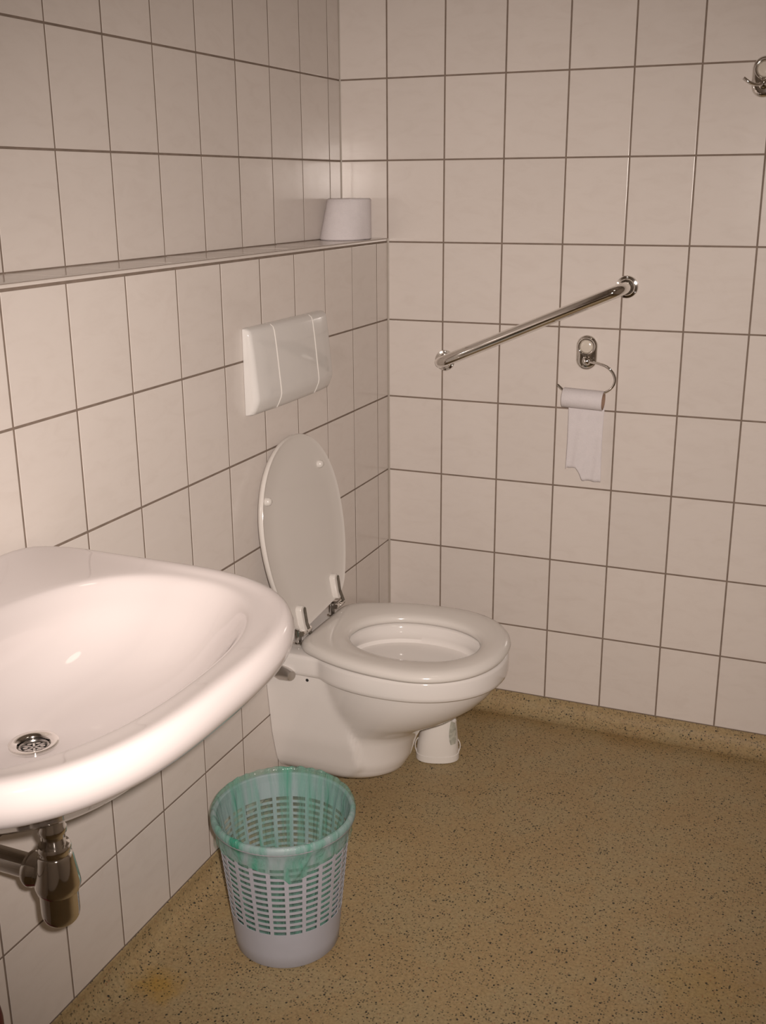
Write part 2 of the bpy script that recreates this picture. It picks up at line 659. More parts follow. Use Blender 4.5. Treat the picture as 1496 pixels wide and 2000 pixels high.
def bring(fr, z, rise=0.0, fixed=None):
    out = []
    for t, ro, ri in zip(ths, RO, RI):
        r = fixed if fixed is not None else fr(ro, ri)
        x, y = P0[0] + r * math.cos(t), P0[1] + r * math.sin(t)
        if x < 0.0015:
            x = 0.0015
        out.append((x, y, z + rise * back_rise(x, y)))
    return out


basin = thing('washbasin', 'white porcelain washbasin fixed to the tiled wall at left', 'washbasin', (0, YB, 0.70))
rings = [
    bring(None, 0.690, fixed=0.030),
    bring(lambda o, i: 0.45 * o, 0.700),
    bring(lambda o, i: 0.70 * o, 0.738),
    bring(lambda o, i: o - 0.048, 0.787),
    bring(lambda o, i: o - 0.022, 0.800),
    bring(lambda o, i: o - 0.008, 0.807),
    bring(lambda o, i: o, 0.824, 0.3),
    bring(lambda o, i: o - 0.001, 0.838, 0.7),
    bring(lambda o, i: o - 0.006, 0.851, 1.0),
    bring(lambda o, i: o - 0.013, 0.8548, 1.0),
    bring(lambda o, i: o - 0.021, 0.8555, 1.0),
    bring(lambda o, i: o - 0.029, 0.8532, 0.9),
    bring(lambda o, i: i + 0.012 + 0.4 * (o - i - 0.041), 0.8505, 0.6),
    bring(lambda o, i: i + 0.008, 0.8490, 0.15),
    bring(lambda o, i: i + 0.002, 0.8472),
    bring(lambda o, i: i - 0.003, 0.8430),
    bring(lambda o, i: i - 0.009, 0.8360),
    bring(lambda o, i: i - 0.017, 0.8255),
    bring(lambda o, i: i - 0.031, 0.8110),
    bring(lambda o, i: i * 0.83, 0.789),
    bring(lambda o, i: i * 0.73, 0.764),
    bring(lambda o, i: i * 0.58, 0.740),
    bring(lambda o, i: i * 0.34, 0.7245),
    bring(None, 0.7180, fixed=0.034),
    bring(None, 0.7162, fixed=0.025),
    bring(None, 0.7140, fixed=0.0222),
    bring(None, 0.7000, fixed=0.0218),
]
mesh('bowl', *loft(rings, True, True), M['basin'], basin, subsurf=1)
# waste fitting in the bowl
ZW = 0.7166
wr = mesh('waste_ring', *lathe([(0.0310, 0.0), (0.0306, 0.0028), (0.0290, 0.0034), (0.0225, 0.0020), (0.0205, 0.0002), (0.0200, -0.0060), (0.0190, -0.0062)], (*P0, ZW), n=44, cap0=False, cap1=False), M['chrome'], basin)
mesh('strainer_recess', *lathe([(0.0193, -0.0062), (0.0192, -0.0058)], (*P0, ZW), n=28), M['dark'], wr)
pieces = [lathe([(0.0190, -0.0060), (0.0188, -0.0030), (0.0165, -0.0024), (0.0150, -0.0044), (0.0150, -0.0058)], (*P0, ZW), n=32, cap0=False, cap1=False)]
for k in range(6):
    a = k * PI / 3 + 0.2
    c, s_ = math.cos(a), math.sin(a)
    q = [(P0[0] + c * r + s_ * w, P0[1] + s_ * r - c * w) for r, w in ((0.001, -.0012), (0.0165, -.0022), (0.0165, .0022), (0.001, .0012))]
    pieces.append(loft([[(x, y, z) for x, y in q] for z in (ZW - 0.0056, ZW - 0.0046)]))
    b = a + PI / 6
    pieces.append(lathe([(0.0032, -0.0056), (0.0032, -0.0042), (0.0018, -0.0040)], (P0[0] + 0.0105 * math.cos(b), P0[1] + 0.0105 * math.sin(b), ZW), n=10))
st_o = mesh('strainer', *join(*pieces), M['steel'], wr)

# ------------------------------------------------------------------ chrome bottle trap under the basin
TX, TY = 0.230, YB
trap = thing('bottle_trap', 'chrome bottle trap hanging below the washbasin', 'pipe', (TX, TY, 0.458))
mesh('tail_pipe', *lathe([(0.0165, 0.6885), (0.0165, 0.604), (0.0180, 0.602), (0.0180, 0.595), (0.0155, 0.592), (0.0155, 0.562)], (TX, TY, 0)), M['chrome'], trap)
mesh('collar_nut', *lathe([(0.0158, 0.578), (0.0200, 0.577), (0.0216, 0.574), (0.0216, 0.570), (0.0200, 0.567), (0.0200, 0.564), (0.0220, 0.562), (0.0228, 0.559)], (TX, TY, 0)), M['chrome'], trap)
mesh('trap_body', *lathe([(0.017, 0.563), (0.0220, 0.562), (0.0232, 0.558), (0.0292, 0.521), (0.0295, 0.517), (0.0272, 0.509), (0.0245, 0.507)], (TX, TY, 0), n=40), M['chrome'], trap)
prof = [(0.0248, 0.511), (0.0248, 0.478)]
for i in range(1, 8):
    a = PI / 2 * i / 7
    prof.append((0.010 + 0.0148 * math.cos(a), 0.478 - 0.019 * math.sin(a)))
prof.append((0.0, 0.4588))
mesh('trap_cup', *lathe(prof, (TX, TY, 0), n=40), M['chrome'], trap)
mesh('outlet_pipe', *tube([(TX - 0.012, TY, 0.531), (0.12, TY, 0.531), (0.0015, TY, 0.531)], 0.0162, 24), M['chrome'], trap)
mesh('outlet_nut', *lathe([(0.0165, 0.0), (0.0228, 0.002), (0.0250, 0.006), (0.0250, 0.010), (0.0232, 0.014), (0.0212, 0.022), (0.016, 0.025)], (0.186, TY, 0.531), (1, 0, 0)), M['chrome'], trap)
mesh('wall_flange', *lathe([(0.034, 0.0012), (0.033, 0.005), (0.024, 0.009), (0.0165, 0.010)], (0, TY, 0.531), (1, 0, 0)), M['chrome'], trap)

# ------------------------------------------------------------------ toilet
YT = -0.580
toilet = thing('toilet', 'white wall hung toilet with its lid raised against the tiles', 'toilet', (0, YT, 0.090))
nose = [(.090, .185), (.093, .222), (.100, .252), (.113, .274), (.140, .288), (.186, .302), (.218, .320), (.241, .354), (.270, .409), (.303, .452), (.335, .480), (.366, .496)]
semb = [(.090, .052), (.093, .068), (.100, .082), (.113, .093), (.140, .101), (.186, .106), (.218, .112), (.241, .122), (.270, .138), (.303, .154), (.335, .165), (.366, .172)]
sema = [(.090, .06), (.100, .10), (.113, .115), (.186, .12), (.241, .14), (.270, .165), (.303, .19), (.335, .208), (.366, .22)]
boxw = [(.090, .064), (.093, .074), (.100, .084), (.113, .094), (.135, .103), (.20, .119), (.31, .133), (.366, .138)]
boxx = [(.090, .15), (.093, .175), (.100, .195), (.113, .210), (.137, .220), (.20, .207), (.31, .172), (.366, .150)]
boxr = [(.090, .040), (.113, .040), (.15, .016), (.20, .007), (.26, .005), (.366, .005)]
NT = 112


def ray_rect(t, cx, x1, w, rc=0.012):
    """distance from (cx,0) to a rounded rectangle x in [0.001,x1], |y|<w"""
    def ins(x, y):
        y = abs(y)
        if x < 0.0012 or x > x1 or y > w:
            return False
        if x > x1 - rc and y > w - rc:
            return (x - x1 + rc) ** 2 + (y - w + rc) ** 2 < rc * rc
        return True
    return polar(ins, t, cx, 0.0)


def union_ring(z, x1, w, xe, a, b, cx=0.14, nexp=2.0, rc=0.012):
    """outline of box + bowl; points sit exactly on the two corners at the wall"""
    ta = math.atan2(w, 0.0012 - cx)
    nb = 11
    nf = NT - nb
    th = [-ta + 2 * ta * i / (nf - 1) for i in range(nf)]
    th += [ta + (2 * PI - 2 * ta) * (i + 1) / (nb + 1) for i in range(nb)]
    out = []
    for k, t in enumerate(th):
        if k in (0, nf - 1):
            out.append((0.0012, YT + (w if k else -w), z))
            continue
        if k >= nf:
            out.append((0.0012, YT + math.tan(t) * (0.0012 - cx), z))
            continue
        r1 = ray_rect(t, cx, x1, w, rc)
        r2 = polar(lambda x, y: (abs(x - xe) / a) ** nexp + (abs(y) / b) ** nexp < 1, t, cx, 0.0) if abs(cx - xe) < a else 0.0
        kk = 0.004
        h = max(0.0, kk - abs(r1 - r2)) / kk
        r = max(r1, r2) + h * h * kk * 0.25
        out.append((max(0.0012, cx + r * math.cos(t)), YT + r * math.sin(t), z))
    return out


zs = [.090, .091, .093, .096, .100, .106, .113, .122, .130, .140, .150, .160, .186, .202, .218, .230, .241, .255, .270, .286, .303, .319, .335, .350, .366]
rings = []
for z in zs:
    n_, a_ = lerp(nose, z), lerp(sema, z)
    rings.append(union_ring(z, lerp(boxx, z), lerp(boxw, z), n_ - a_, a_, lerp(semb, z), rc=lerp(boxr, z)))
mesh('pedestal', *loft(rings), M['porcelain'], toilet, angle=55)


def rim_outline(ins, z, n=NT):
    return union_ring(z, 0.20, 0.144 - ins, 0.282, 0.226 - ins, 0.184 - ins, nexp=2.15, rc=0.02)


def oval(cx, a, b, z, nexp=2.0, dy=-0.004, t0=-2.45):
    out = []
    for i in range(NT):
        t = t0 + 2 * PI * (i + 0.5) / NT
        c, s = math.cos(t), math.sin(t)
        r = (abs(c / a) ** nexp + abs(s / b) ** nexp) ** (-1 / nexp)
        out.append((cx + r * c, YT + dy + r * s, z))
    return out


rings = [rim_outline(0.016, 0.3635), rim_outline(0.004, 0.3645), rim_outline(0.0012, 0.368), rim_outline(0.0, 0.375), rim_outline(0.0, 0.404), rim_outline(0.002, 0.410), rim_outline(0.008, 0.4125), rim_outline(0.035, 0.4125)]
rings += [oval(0.303, 0.157, 0.122, 0.412, 2.1), oval(0.303, 0.151, 0.117, 0.406, 2.1), oval(0.303, 0.151, 0.117, 0.385, 2.1), oval(0.300, 0.156, 0.124, 0.374, 2.1), oval(0.30, 0.142, 0.116, 0.345),
          oval(0.29, 0.112, 0.096, 0.300), oval(0.275, 0.085, 0.075, 0.265), oval(0.262, 0.062, 0.056, 0.248), oval(0.258, 0.02, 0.02, 0.244)]
mesh('bowl_rim', *loft(rings, False, True), M['porcelain'], toilet, angle=50)

# seat: rounded egg outline, open oval middle
def egg_half(s, L, mid=0.576, ex=2.15):
    """half width of seat / lid at distance s from its back edge"""
    if s <= 0:
        return 0.118
    m = mid * L
    if s < m:
        q = (m - s) / m
        return 0.1945 - (0.1945 - 0.122) * q ** 2.2
    q = min(1.0, (s - m) / (L - m))
    return 0.1945 * max(0.0, 1 - q ** ex) ** (1 / ex)


def egg_outline(L, n=NT, ins=0.0, mid=0.576, ex=2.15):
    """closed polar outline around the point s = 0.53 L, as (s, t)"""
    c = 0.53 * L
    out = []
    rc = 0.03

    def ins_f(s, t):
        t = abs(t)
        if s < 0:
            return False
        w = egg_half(s, L, mid, ex)
        if s < rc:
            w = w - rc + math.sqrt(max(0, rc * rc - (rc - s) ** 2))
        return t < w
    for i in range(n):
        th = 2 * PI * (i + 0.5) / n
        r = polar(ins_f, th, c, 0.0)
        out.append((c, r - ins, th))
    return [(cc + r * math.cos(th), r * math.sin(th)) for cc, r, th in out]


SX = 0.073            # back edge of the seat
SL = 0.436


def seat_ring(ins, z):
    return [(SX + s, YT + t, z) for s, t in egg_outline(SL, NT, ins)]


hc, ha, hb = 0.302, 0.146, 0.113
rings = [seat_ring(0.010, 0.4160), seat_ring(0.003, 0.4175), seat_ring(0.0, 0.4230), seat_ring(0.0015, 0.4290), seat_ring(0.007, 0.4355), seat_ring(0.018, 0.4390), seat_ring(0.034, 0.4390)]
rings += [oval(hc, ha + 0.016, hb + 0.016, 0.4370, 2.1, t0=0.0), oval(hc, ha + 0.006, hb + 0.006, 0.4335, 2.1, t0=0.0), oval(hc, ha + 0.001, hb + 0.001, 0.4290, 2.1, t0=0.0), oval(hc, ha, hb, 0.4230, 2.1, t0=0.0), oval(hc, ha + 0.004, hb + 0.004, 0.4165, 2.1, t0=0.0)]
V, F = loft(rings, False, False)
nr = len(rings)
F += [((nr - 1) * NT + i, (nr - 1) * NT + (i + 1) % NT, (i + 1) % NT, i) for i in range(NT)]
seat = mesh('seat', V, F, M['seat'], toilet, angle=60)
for sx, sy in ((0.16, -0.14), (0.16, 0.14), (0.40, -0.11), (0.40, 0.11)):
    mesh('seat_buffer', *lathe([(0.009, 0.4122), (0.009, 0.4175)], (sx, YT + sy, 0), n=12), M['plastic'], seat)

# lid, tipped back against the wall
LB = Vector((0.0735, YT + 0.008, 0.455))            # bottom middle of the inner face
LU = Vector((-0.053, -0.038, 0.416)).normalized()   # up along the lid, twisted a little on loose hinges
LT = Vector((0, 0.9958, 0.0913))
LT = (LT - LU * LT.dot(LU)).normalized()            # across the lid
LN = LT.cross(LU)                                   # inner face, towards the room
LL = 0.416
LW = 0.94


def lid_ring(ins, d, ext=1.0):
    return [tuple(LB + LU * s + LT * (t * LW) + LN * d) for s, t in egg_outline(LL, NT, ins, 0.51, 2.08)]


rings = [lid_ring(0.060, -0.003), lid_ring(0.012, -0.0028), lid_ring(0.006, -0.0012), lid_ring(0.002, 0.0), lid_ring(0.0, -0.003), lid_ring(0.001, -0.009), lid_ring(0.006, -0.0145), lid_ring(0.020, -0.0185), lid_ring(0.060, -0.0210)]
lid = mesh('lid', *loft(rings), M['seat'], toilet, angle=60)
for s, t in ((0.318, -0.137), (0.318, 0.112)):
    c = LB + LU * s + LT * t
    mesh('lid_buffer', *lathe([(0.0095, -0.003), (0.0095, 0.0005), (0.0085, 0.005), (0.005, 0.0085), (0.0, 0.0095)], c, LN, n=20), M['seat'], lid)
# hinges: chrome barrels on posts, long mounting straps on raised pads of the lid
for sy in (-1, 1):
    y = YT + sy * 0.0865
    c = Vector((0.0775, y, 0.4470))
    hg = mesh('hinge', *join(lathe([(0.0, -0.021), (0.0055, -0.021), (0.0066, -0.019), (0.0066, -0.008), (0.0055, -0.007), (0.0075, -0.006), (0.0080, -0.003), (0.0080, 0.009), (0.0066, 0.010), (0.0066, 0.019), (0.0055, 0.021), (0.0, 0.021)], c, (0, 1, 0), n=20),
                             lathe([(0.012, 0.4128), (0.012, 0.416), (0.0075, 0.418), (0.0070, 0.446)], (0.058, y, 0), n=16),
                             lathe([(0.0062, 0.0), (0.0062, 0.018)], (0.058, y, 0.445), (1, 0, 0), n=14)), M['chrome'], toilet)
    pad = []
    for k, (d, ins) in enumerate(((-0.003, 0.0), (0.0085, 0.0010), (0.0100, 0.0025))):
        ring = []
        for i in range(24):
            a = 2 * PI * i / 24
            ss = 0.031 + (0.020 * (1 if math.sin(a) > 0 else -1) * (1 if abs(math.sin(a)) > 1e-6 else 0)) + (0.0115 - ins) * math.sin(a)
            ring.append(tuple(LB + LU * ss + LT * (y - YT - 0.012 + (0.0125 - ins) * math.cos(a)) + LN * d))
        pad.append(ring)
    mesh('strap_pad', *loft(pad), M['seat'], lid)
    st = []
    for d in (0.0090, 0.0112):
        st.append([tuple(LB + LU * s + LT * (y - YT - 0.012 + 0.0052 * min(1, max(0, s / 0.03)) + 0.012 * (1 - min(1, max(0, (s + 0.012) / 0.03))) + w) + LN * d) for s, w in ((-0.012, -0.0054), (-0.012, 0.0054), (0.018, 0.0054), (0.052, 0.0054), (0.056, 0.0025), (0.056, -0.0025), (0.052, -0.0054), (0.018, -0.0054))])
    sp = mesh('hinge_strap', *loft(st), M['roomreflection'], hg, smooth=False)
# chrome cap over the side bolt, small dark drain hole beside it
mesh('bolt_cap', *lathe([(0.0180, -0.012), (0.0186, 0.001), (0.0176, 0.004), (0.0120, 0.029), (0.0105, 0.0315), (0.0, 0.032)], (0.046, YT - 0.141, 0.366), (0.90, -0.42, 0.03), n=28), M['satin'], toilet)
mesh('side_hole', *lathe([(0.0036, -0.003), (0.0036, 0.0006)], (0.103, YT - 0.1372, 0.3545), (0, -1, 0), n=12), M['dark'], toilet)

# ------------------------------------------------------------------ flush plate
PY, PZ0, PZ1 = -0.5775, 0.936, 1.116
plate = thing('flush_plate', 'glossy white flush plate on the tiles above the toilet', 'flush plate', (0, PY, PZ0))
prof = [(PZ0 + 0.002, 0.002), (PZ0 + 0.003, 0.010), (PZ0 + 0.006, 0.018), (PZ0 + 0.014, 0.0225), (PZ0 + 0.028, 0.0285), (PZ0 + 0.036, 0.0302), (PZ0 + 0.046, 0.0298), (PZ0 + 0.09, 0.0258), (PZ0 + 0.13, 0.0222), (PZ0 + 0.165, 0.0180), (PZ0 + 0.173, 0.0155), (PZ0 + 0.178, 0.009), (PZ0 + 0.179, 0.002)]


def plate_section(y0, y1, grow=0.0, r=0.010, ny=8, ends=(True, True)):
    rings = []
    ys = []
    for i in range(6):
        a = PI / 2 * i / 5
        if ends[0]:
            ys.append((y0 + r * (1 - math.cos(a)), math.sin(a)))
    if not ends[0]:
        ys.append((y0, 1.0))
    for i in range(1, ny):
        ys.append((y0 + r + (y1 - y0 - 2 * r) * i / ny, 1.0))
    if ends[1]:
        for i in range(6):
            a = PI / 2 * (5 - i) / 5
            ys.append((y1 - r * (1 - math.cos(a)), math.sin(a)))
    else:
        ys.append((y1, 1.0))
    zc = (PZ0 + PZ1) / 2
    for y, f in ys:
        g = 0.55 + 0.45 * f
        bulge = 0.006 * (1 - ((y - PY) / 0.18) ** 2)
        ring = [(0.0008, y, z) for z in (PZ1 - 0.001 - 0.004 * (1 - f), PZ0 + 0.002 + 0.004 * (1 - f))]
        ring += [((x + (bulge if x > 0.005 else 0)) * g + grow, y, zc + (z - zc) * (0.975 + 0.025 * f)) for z, x in prof]
        rings.append(ring)
    return loft(rings)


mesh('cover', *plate_section(PY - 0.178, PY + 0.178), M['glossplastic'], plate, angle=50)
for y in (PY - 0.085, PY + 0.092):
    rings = []
    for dy, dx in ((-0.0016, -0.001), (-0.0012, 0.0012), (0.0, 0.0017), (0.0012, 0.0012), (0.0016, -0.001)):
        bulge = 0.006 * (1 - ((y + dy - PY) / 0.18) ** 2)
        rings.append([(x + (bulge if x > 0.005 else 0) + dx, y + dy, z) for z, x in prof[1:]])
    mesh('button_edge', *loft(rings, False, False, False), M['plastic'], plate)

# ------------------------------------------------------------------ toilet roll on the ledge
RX, RY, RR = -0.064, -0.092, 0.0545
roll = thing('toilet_roll', 'white toilet roll standing upright on the ledge in the corner', 'toilet paper', (RX, RY, LEDGE))
z0, h = LEDGE + 0.0006, 0.0985
prof = [(0.021, 0.003), (0.030, 0.0006), (RR - 0.003, 0.0006), (RR, 0.003)] + [(RR, h * k / 6) for k in range(1, 6)] + [(RR, h - 0.003), (RR - 0.003, h), (0.030, h), (0.021, h - 0.002)]
V, F = lathe(prof, (RX, RY, LEDGE), n=64, cap0=False, cap1=False)
nr = len(prof)
F += [((nr - 1) * 64 + i, (nr - 1) * 64 + (i + 1) % 64, (i + 1) % 64, i) for i in range(64)]
# the outer turns have slipped outward at the foot, towards the left
V2 = []
for x, y, z in V:
    d = Vector((x - RX, y - RY, 0))
    w = max(0.0, min(1.0, (d.length - 0.030) / (RR - 0.034)))
    dirn = max(0.0, d.normalized().dot(Vector((-0.30, -0.954, 0))))
    q = max(0.0, 1 - (z - LEDGE) / h)
    o_ = d.normalized() * (0.030 * q * w * dirn ** 1.5)
    V2.append((max(x + o_.x, -D + 0.001), y + o_.y, z))
mesh('paper', V2, F, M['paper'], roll)
mesh('core', *join(lathe([(0.0208, 0.001), (0.0208, h - 0.001)], (RX, RY, LEDGE), n=24, cap0=False, cap1=False), lathe([(0.0195, 0.001), (0.0195, h - 0.001)], (RX, RY, LEDGE), n=24, cap0=False, cap1=False)), M['card'], roll)
# ------------------------------------------------------------------ grab bar
A, B = Vector((0.160, 0, 0.951)), Vector((0.615, 0, 1.150))
bar = thing('grab_bar', 'chrome grab bar slanting across the back wall tiles', 'grab bar', (*((A + B) / 2)[:1], 0, 1.05))
out = Vector((0, -1, 0))
al = (B - A).normalized()
S = 0.062
rb = 0.032
path = [A + out * 0.004, A + out * 0.02]
for i in range(9):
    a = PI / 2 * i / 8
    path.append(A + out * (S - rb + rb * math.sin(a)) + al * (rb * (1 - math.cos(a))))
for i in range(1, 8):
    path.append(A + out * S + al * (rb + ((B - A).length - 2 * rb) * i / 8))
for i in range(9):
    a = PI / 2 * (8 - i) / 8
    path.append(B + out * (S - rb + rb * math.sin(a)) - al * (rb * (1 - math.cos(a))))
path += [B + out * 0.02, B + out * 0.004]
mesh('bar', *tube(path, 0.0143, 24), M['chrome'], bar)
for c in (A, B):
    fg = mesh('flange', *lathe([(0.0270, 0.0006), (0.0270, 0.004), (0.0255, 0.0062), (0.0205, 0.0072), (0.0195, 0.0105), (0.0180, 0.0125), (0.0146, 0.0130)], c, out, n=36), M['chrome'], bar)
    for k in range(3):
        a = 2 * PI * k / 3 + PI / 2
        mesh('screw', *lathe([(0.0026, 0.005), (0.0026, 0.0078), (0.0012, 0.0085)], c + Vector((0.0232 * math.cos(a), 0, 0.0232 * math.sin(a))), out, n=10), M['steel'], fg)


# ------------------------------------------------------------------ chrome wall plates (paper holder, hook)
def stadium(cx, cz, w, hh, y, n=40):
    """upright rounded-end outline"""
    out = []
    s = hh - w
    for i in range(n):
        a = 2 * PI * i / n
        out.append((cx + w * math.cos(a), y, cz + w * math.sin(a) + (s if math.sin(a) >= 0 else -s)))
    return out


def wall_plate(root, cx, cz, w, hh):
    rings = [stadium(cx, cz, w, hh, -0.0006), stadium(cx, cz, w, hh, -0.003), stadium(cx, cz, w - 0.0022, hh - 0.0022, -0.0062), stadium(cx, cz, w - 0.0055, hh - 0.0055, -0.0080), stadium(cx, cz, w - 0.012, hh - 0.012, -0.0088)]
    p = mesh('back_plate', *loft(rings), M['chrome'], root)
    c = (cx, 0, cz + hh - w - 0.001)
    rb_ = mesh('ring_boss', *lathe([(w - 0.0045, 0.0060), (w - 0.0050, 0.0115), (w - 0.0062, 0.0130), (w - 0.0080, 0.0132), (w - 0.0096, 0.0122), (w - 0.0104, 0.0100), (w - 0.0106, 0.0080)], c, (0, -1, 0), n=40, cap1=False), M['chrome'], p)
    mesh('centre_disc', *lathe([(w - 0.0106, 0.0080), (w - 0.0118, 0.0108), (w - 0.0130, 0.0116), (0.005, 0.0122), (0.0, 0.0122)], c, (0, -1, 0), n=40), M['tilereflection'], p)
    return p


HX, HZ = 0.5265, 0.990
holder = thing('paper_holder', 'chrome toilet paper holder with bent wire arm below the grab bar', 'paper holder', (HX, 0, 0.95))
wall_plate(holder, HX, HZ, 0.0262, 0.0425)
mesh('arm_socket', *lathe([(0.012, 0.006), (0.011, 0.012), (0.008, 0.018), (0.0, 0.021)], (HX + 0.002, 0, HZ - 0.020), (0, -1, 0), n=24), M['chrome'], holder)
Yw = -0.052
wire = catmull([(HX + 0.006, -0.012, HZ - 0.020), (HX + 0.020, -0.026, HZ - 0.020), (HX + 0.040, -0.042, HZ - 0.019), (0.588, Yw, 0.966), (0.603, Yw, 0.952), (0.609, Yw, 0.934), (0.601, Yw, 0.915), (0.583, Yw, 0.903), (0.560, Yw, 0.9005), (0.530, Yw, 0.9003), (0.500, Yw, 0.9005), (0.485, Yw, 0.9035), (0.469, Yw, 0.916)], 7)
mesh('wire_arm', *tube(wire, 0.0030, 12), M['chrome'], holder)

# nearly used-up roll hanging on the arm, a torn strip hanging from it
CR = 0.0215
rc = Vector((0.534, Yw, 0.9003 - 0.0190 + 0.0030))
hroll = thing('toilet_roll', 'almost empty toilet roll on the chrome holder with torn strip hanging', 'toilet paper', tuple(rc))
ax = Vector((1, 0, -0.035)).normalized()
V, F = lathe([(CR, -0.049), (CR + 0.0022, -0.049), (CR + 0.0024, -0.0485), (CR + 0.0024, 0.0485), (CR + 0.0022, 0.049), (CR, 0.049)], rc, ax, n=40, cap0=False, cap1=False)
F += [(5 * 40 + i, 5 * 40 + (i + 1) % 40, (i + 1) % 40, i) for i in range(40)]
mesh('paper', V, F, M['paper'], hroll)
V, F = lathe([(CR - 0.0012, -0.0492), (CR - 0.0001, -0.0492), (CR - 0.0001, 0.0492), (CR - 0.0012, 0.0492)], rc, ax, n=40, cap0=False, cap1=False)
F += [(3 * 40 + i, 3 * 40 + (i + 1) % 40, (i + 1) % 40, i) for i in range(40)]
mesh('core', V, F, M['card'], hroll)
# strip: leaves the roll at its wall side and hangs in a soft wave
xa, xb = 0.4925, 0.5830
cols = []
nx, nz = 28, 30
for i in range(nx + 1):
    t = i / nx
    x = xa + (xb - xa) * t
    # torn lower edge: short on the left, notch, long on the right
    low = lerp([(0.0, 0.700), (0.03, 0.705), (0.10, 0.7045), (0.24, 0.7065), (0.30, 0.706), (0.40, 0.690), (0.46, 0.676), (0.50, 0.6735), (0.62, 0.676), (0.8, 0.674), (1.0, 0.676)], t)
    low += 0.0016 * noise.noise(Vector((t * 17, 3.1, 0)))
    topz = rc.z + (-0.035) * (x - rc.x)
    col = []
    for k in range(nz + 1):
        q = k / nz
        z = topz + (low - topz) * q
        y = rc.y + (CR + 0.0028) - 0.004 * sstep(0, 0.6, q) + 0.0022 * math.sin(t * 9 + q * 2.0) * q + 0.0012 * math.sin(t * 23 + q * 5) * q
        xx = x + 0.006 * (0.5 - t) * math.sin(q * PI) * 0.6
        col.append((xx, y, z))
    cols.append(col)
st = mesh('hanging_strip', *loft(cols, False, False, False), M['paper'], hroll)
md = st.modifiers.new('thickness', 'SOLIDIFY')
md.thickness = 0.0005

# robe hook near the upper right corner
KX, KZ = 0.884, 1.6035
hook = thing('wall_hook', 'chrome wall hook on the back tiles at upper right', 'hook', (KX, 0, KZ))
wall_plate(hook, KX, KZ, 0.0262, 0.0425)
mesh('arm_socket', *lathe([(0.012, 0.006), (0.011, 0.012), (0.008, 0.020), (0.0, 0.023)], (KX, 0, KZ - 0.014), (0, -1, 0), n=24), M['chrome'], hook)
for s in (-1, 1):
    mesh('prong', *tube(catmull([(KX, -0.016, KZ - 0.015), (KX + s * 0.012, -0.026, KZ - 0.017), (KX + s * 0.026, -0.032, KZ - 0.013), (KX + s * 0.040, -0.034, KZ - 0.003)], 6), 0.0031, 12), M['chrome'], hook)

# ------------------------------------------------------------------ waste basket and its liner
WX, WY, WH = 0.232, -1.079, 0.280
R0, R1 = 0.0985, 0.1270


def br(z):
    return R0 + (R1 - R0) * (z / WH)


basket = thing('waste_basket', 'grey plastic waste basket with slotted sides on the floor', 'waste basket', (WX, WY, 0.0))
NC = 23
SUB = 4                      # columns of faces: 3 slot + 1 bar (per slot pitch), angles below
ang = []
for c in range(NC):
    a0 = 2 * PI * c / NC
    st_ = 2 * PI / NC
    ang += [a0, a0 + st_ * 0.235, a0 + st_ * 0.49, a0 + st_ * 0.745]
zl = [0.0, 0.004, 0.030, 0.055, 0.072]
slots = []
z = 0.080
for k in range(12):
    zl += [z, z + 0.0077]
    slots.append(len(zl) - 2)
    z += 0.0128
zl += [0.2365, 0.250, 0.2615, 0.2700]
V, F = [], []
n = len(ang)
for z in zl:
    r = br(z) - (0.003 if z == 0 else 0)
    V += [(WX + r * math.cos(a), WY + r * math.sin(a), z + 0.0006) for a in ang]
for k in range(len(zl) - 1):
    for i in range(n):
        if k in slots and i % 4 != 0:
            continue
        j = (i + 1) % n
        F.append((k * n + i, k * n + j, (k + 1) * n + j, (k + 1) * n + i))
F.append(tuple(range(n))[::-1])
body = mesh('body', V, F, M['binplastic'], basket, angle=60)
md = body.modifiers.new('thickness', 'SOLIDIFY')
md.thickness = 0.0012
md.offset = -1
md = body.modifiers.new('crisp_edges', 'EDGE_SPLIT')
md.split_angle = math.radians(40)
rt = br(0.27)
prof = [(rt - 0.002, 0.2625), (rt + 0.0015, 0.2625), (rt + 0.0055, 0.262), (rt + 0.0080, 0.265), (rt + 0.0085, 0.270), (rt + 0.0070, 0.2755), (rt + 0.0035, 0.2785), (rt, 0.2785), (rt - 0.0022, 0.2765)]
V, F = lathe(prof, (WX, WY, 0), n=88, cap0=False, cap1=False)
F += [((len(prof) - 1) * 88 + i, (len(prof) - 1) * 88 + (i + 1) % 88, (i + 1) % 88, i) for i in range(88)]
mesh('rim', V, F, M['binplastic'], basket)

liner = thing('bin_liner', 'translucent green plastic bag lining the grey waste basket', 'bag', (WX, WY, 0.006))
na = 220
V, F, UV = [], [], []
secs = []
for k in range(13):                                   # outside, hem -> rim
    secs.append(('out', k / 12))
for k in range(1, 6):
    secs.append(('rim', k / 6))
for k in range(0, 26):
    secs.append(('in', k / 25))
for k in range(1, 7):
    secs.append(('bot', k / 6))
view = math.atan2(-2.6385 - WY, 1.0942 - WX)


def adiff(a, b):
    return (a - b + PI) % (2 * PI) - PI


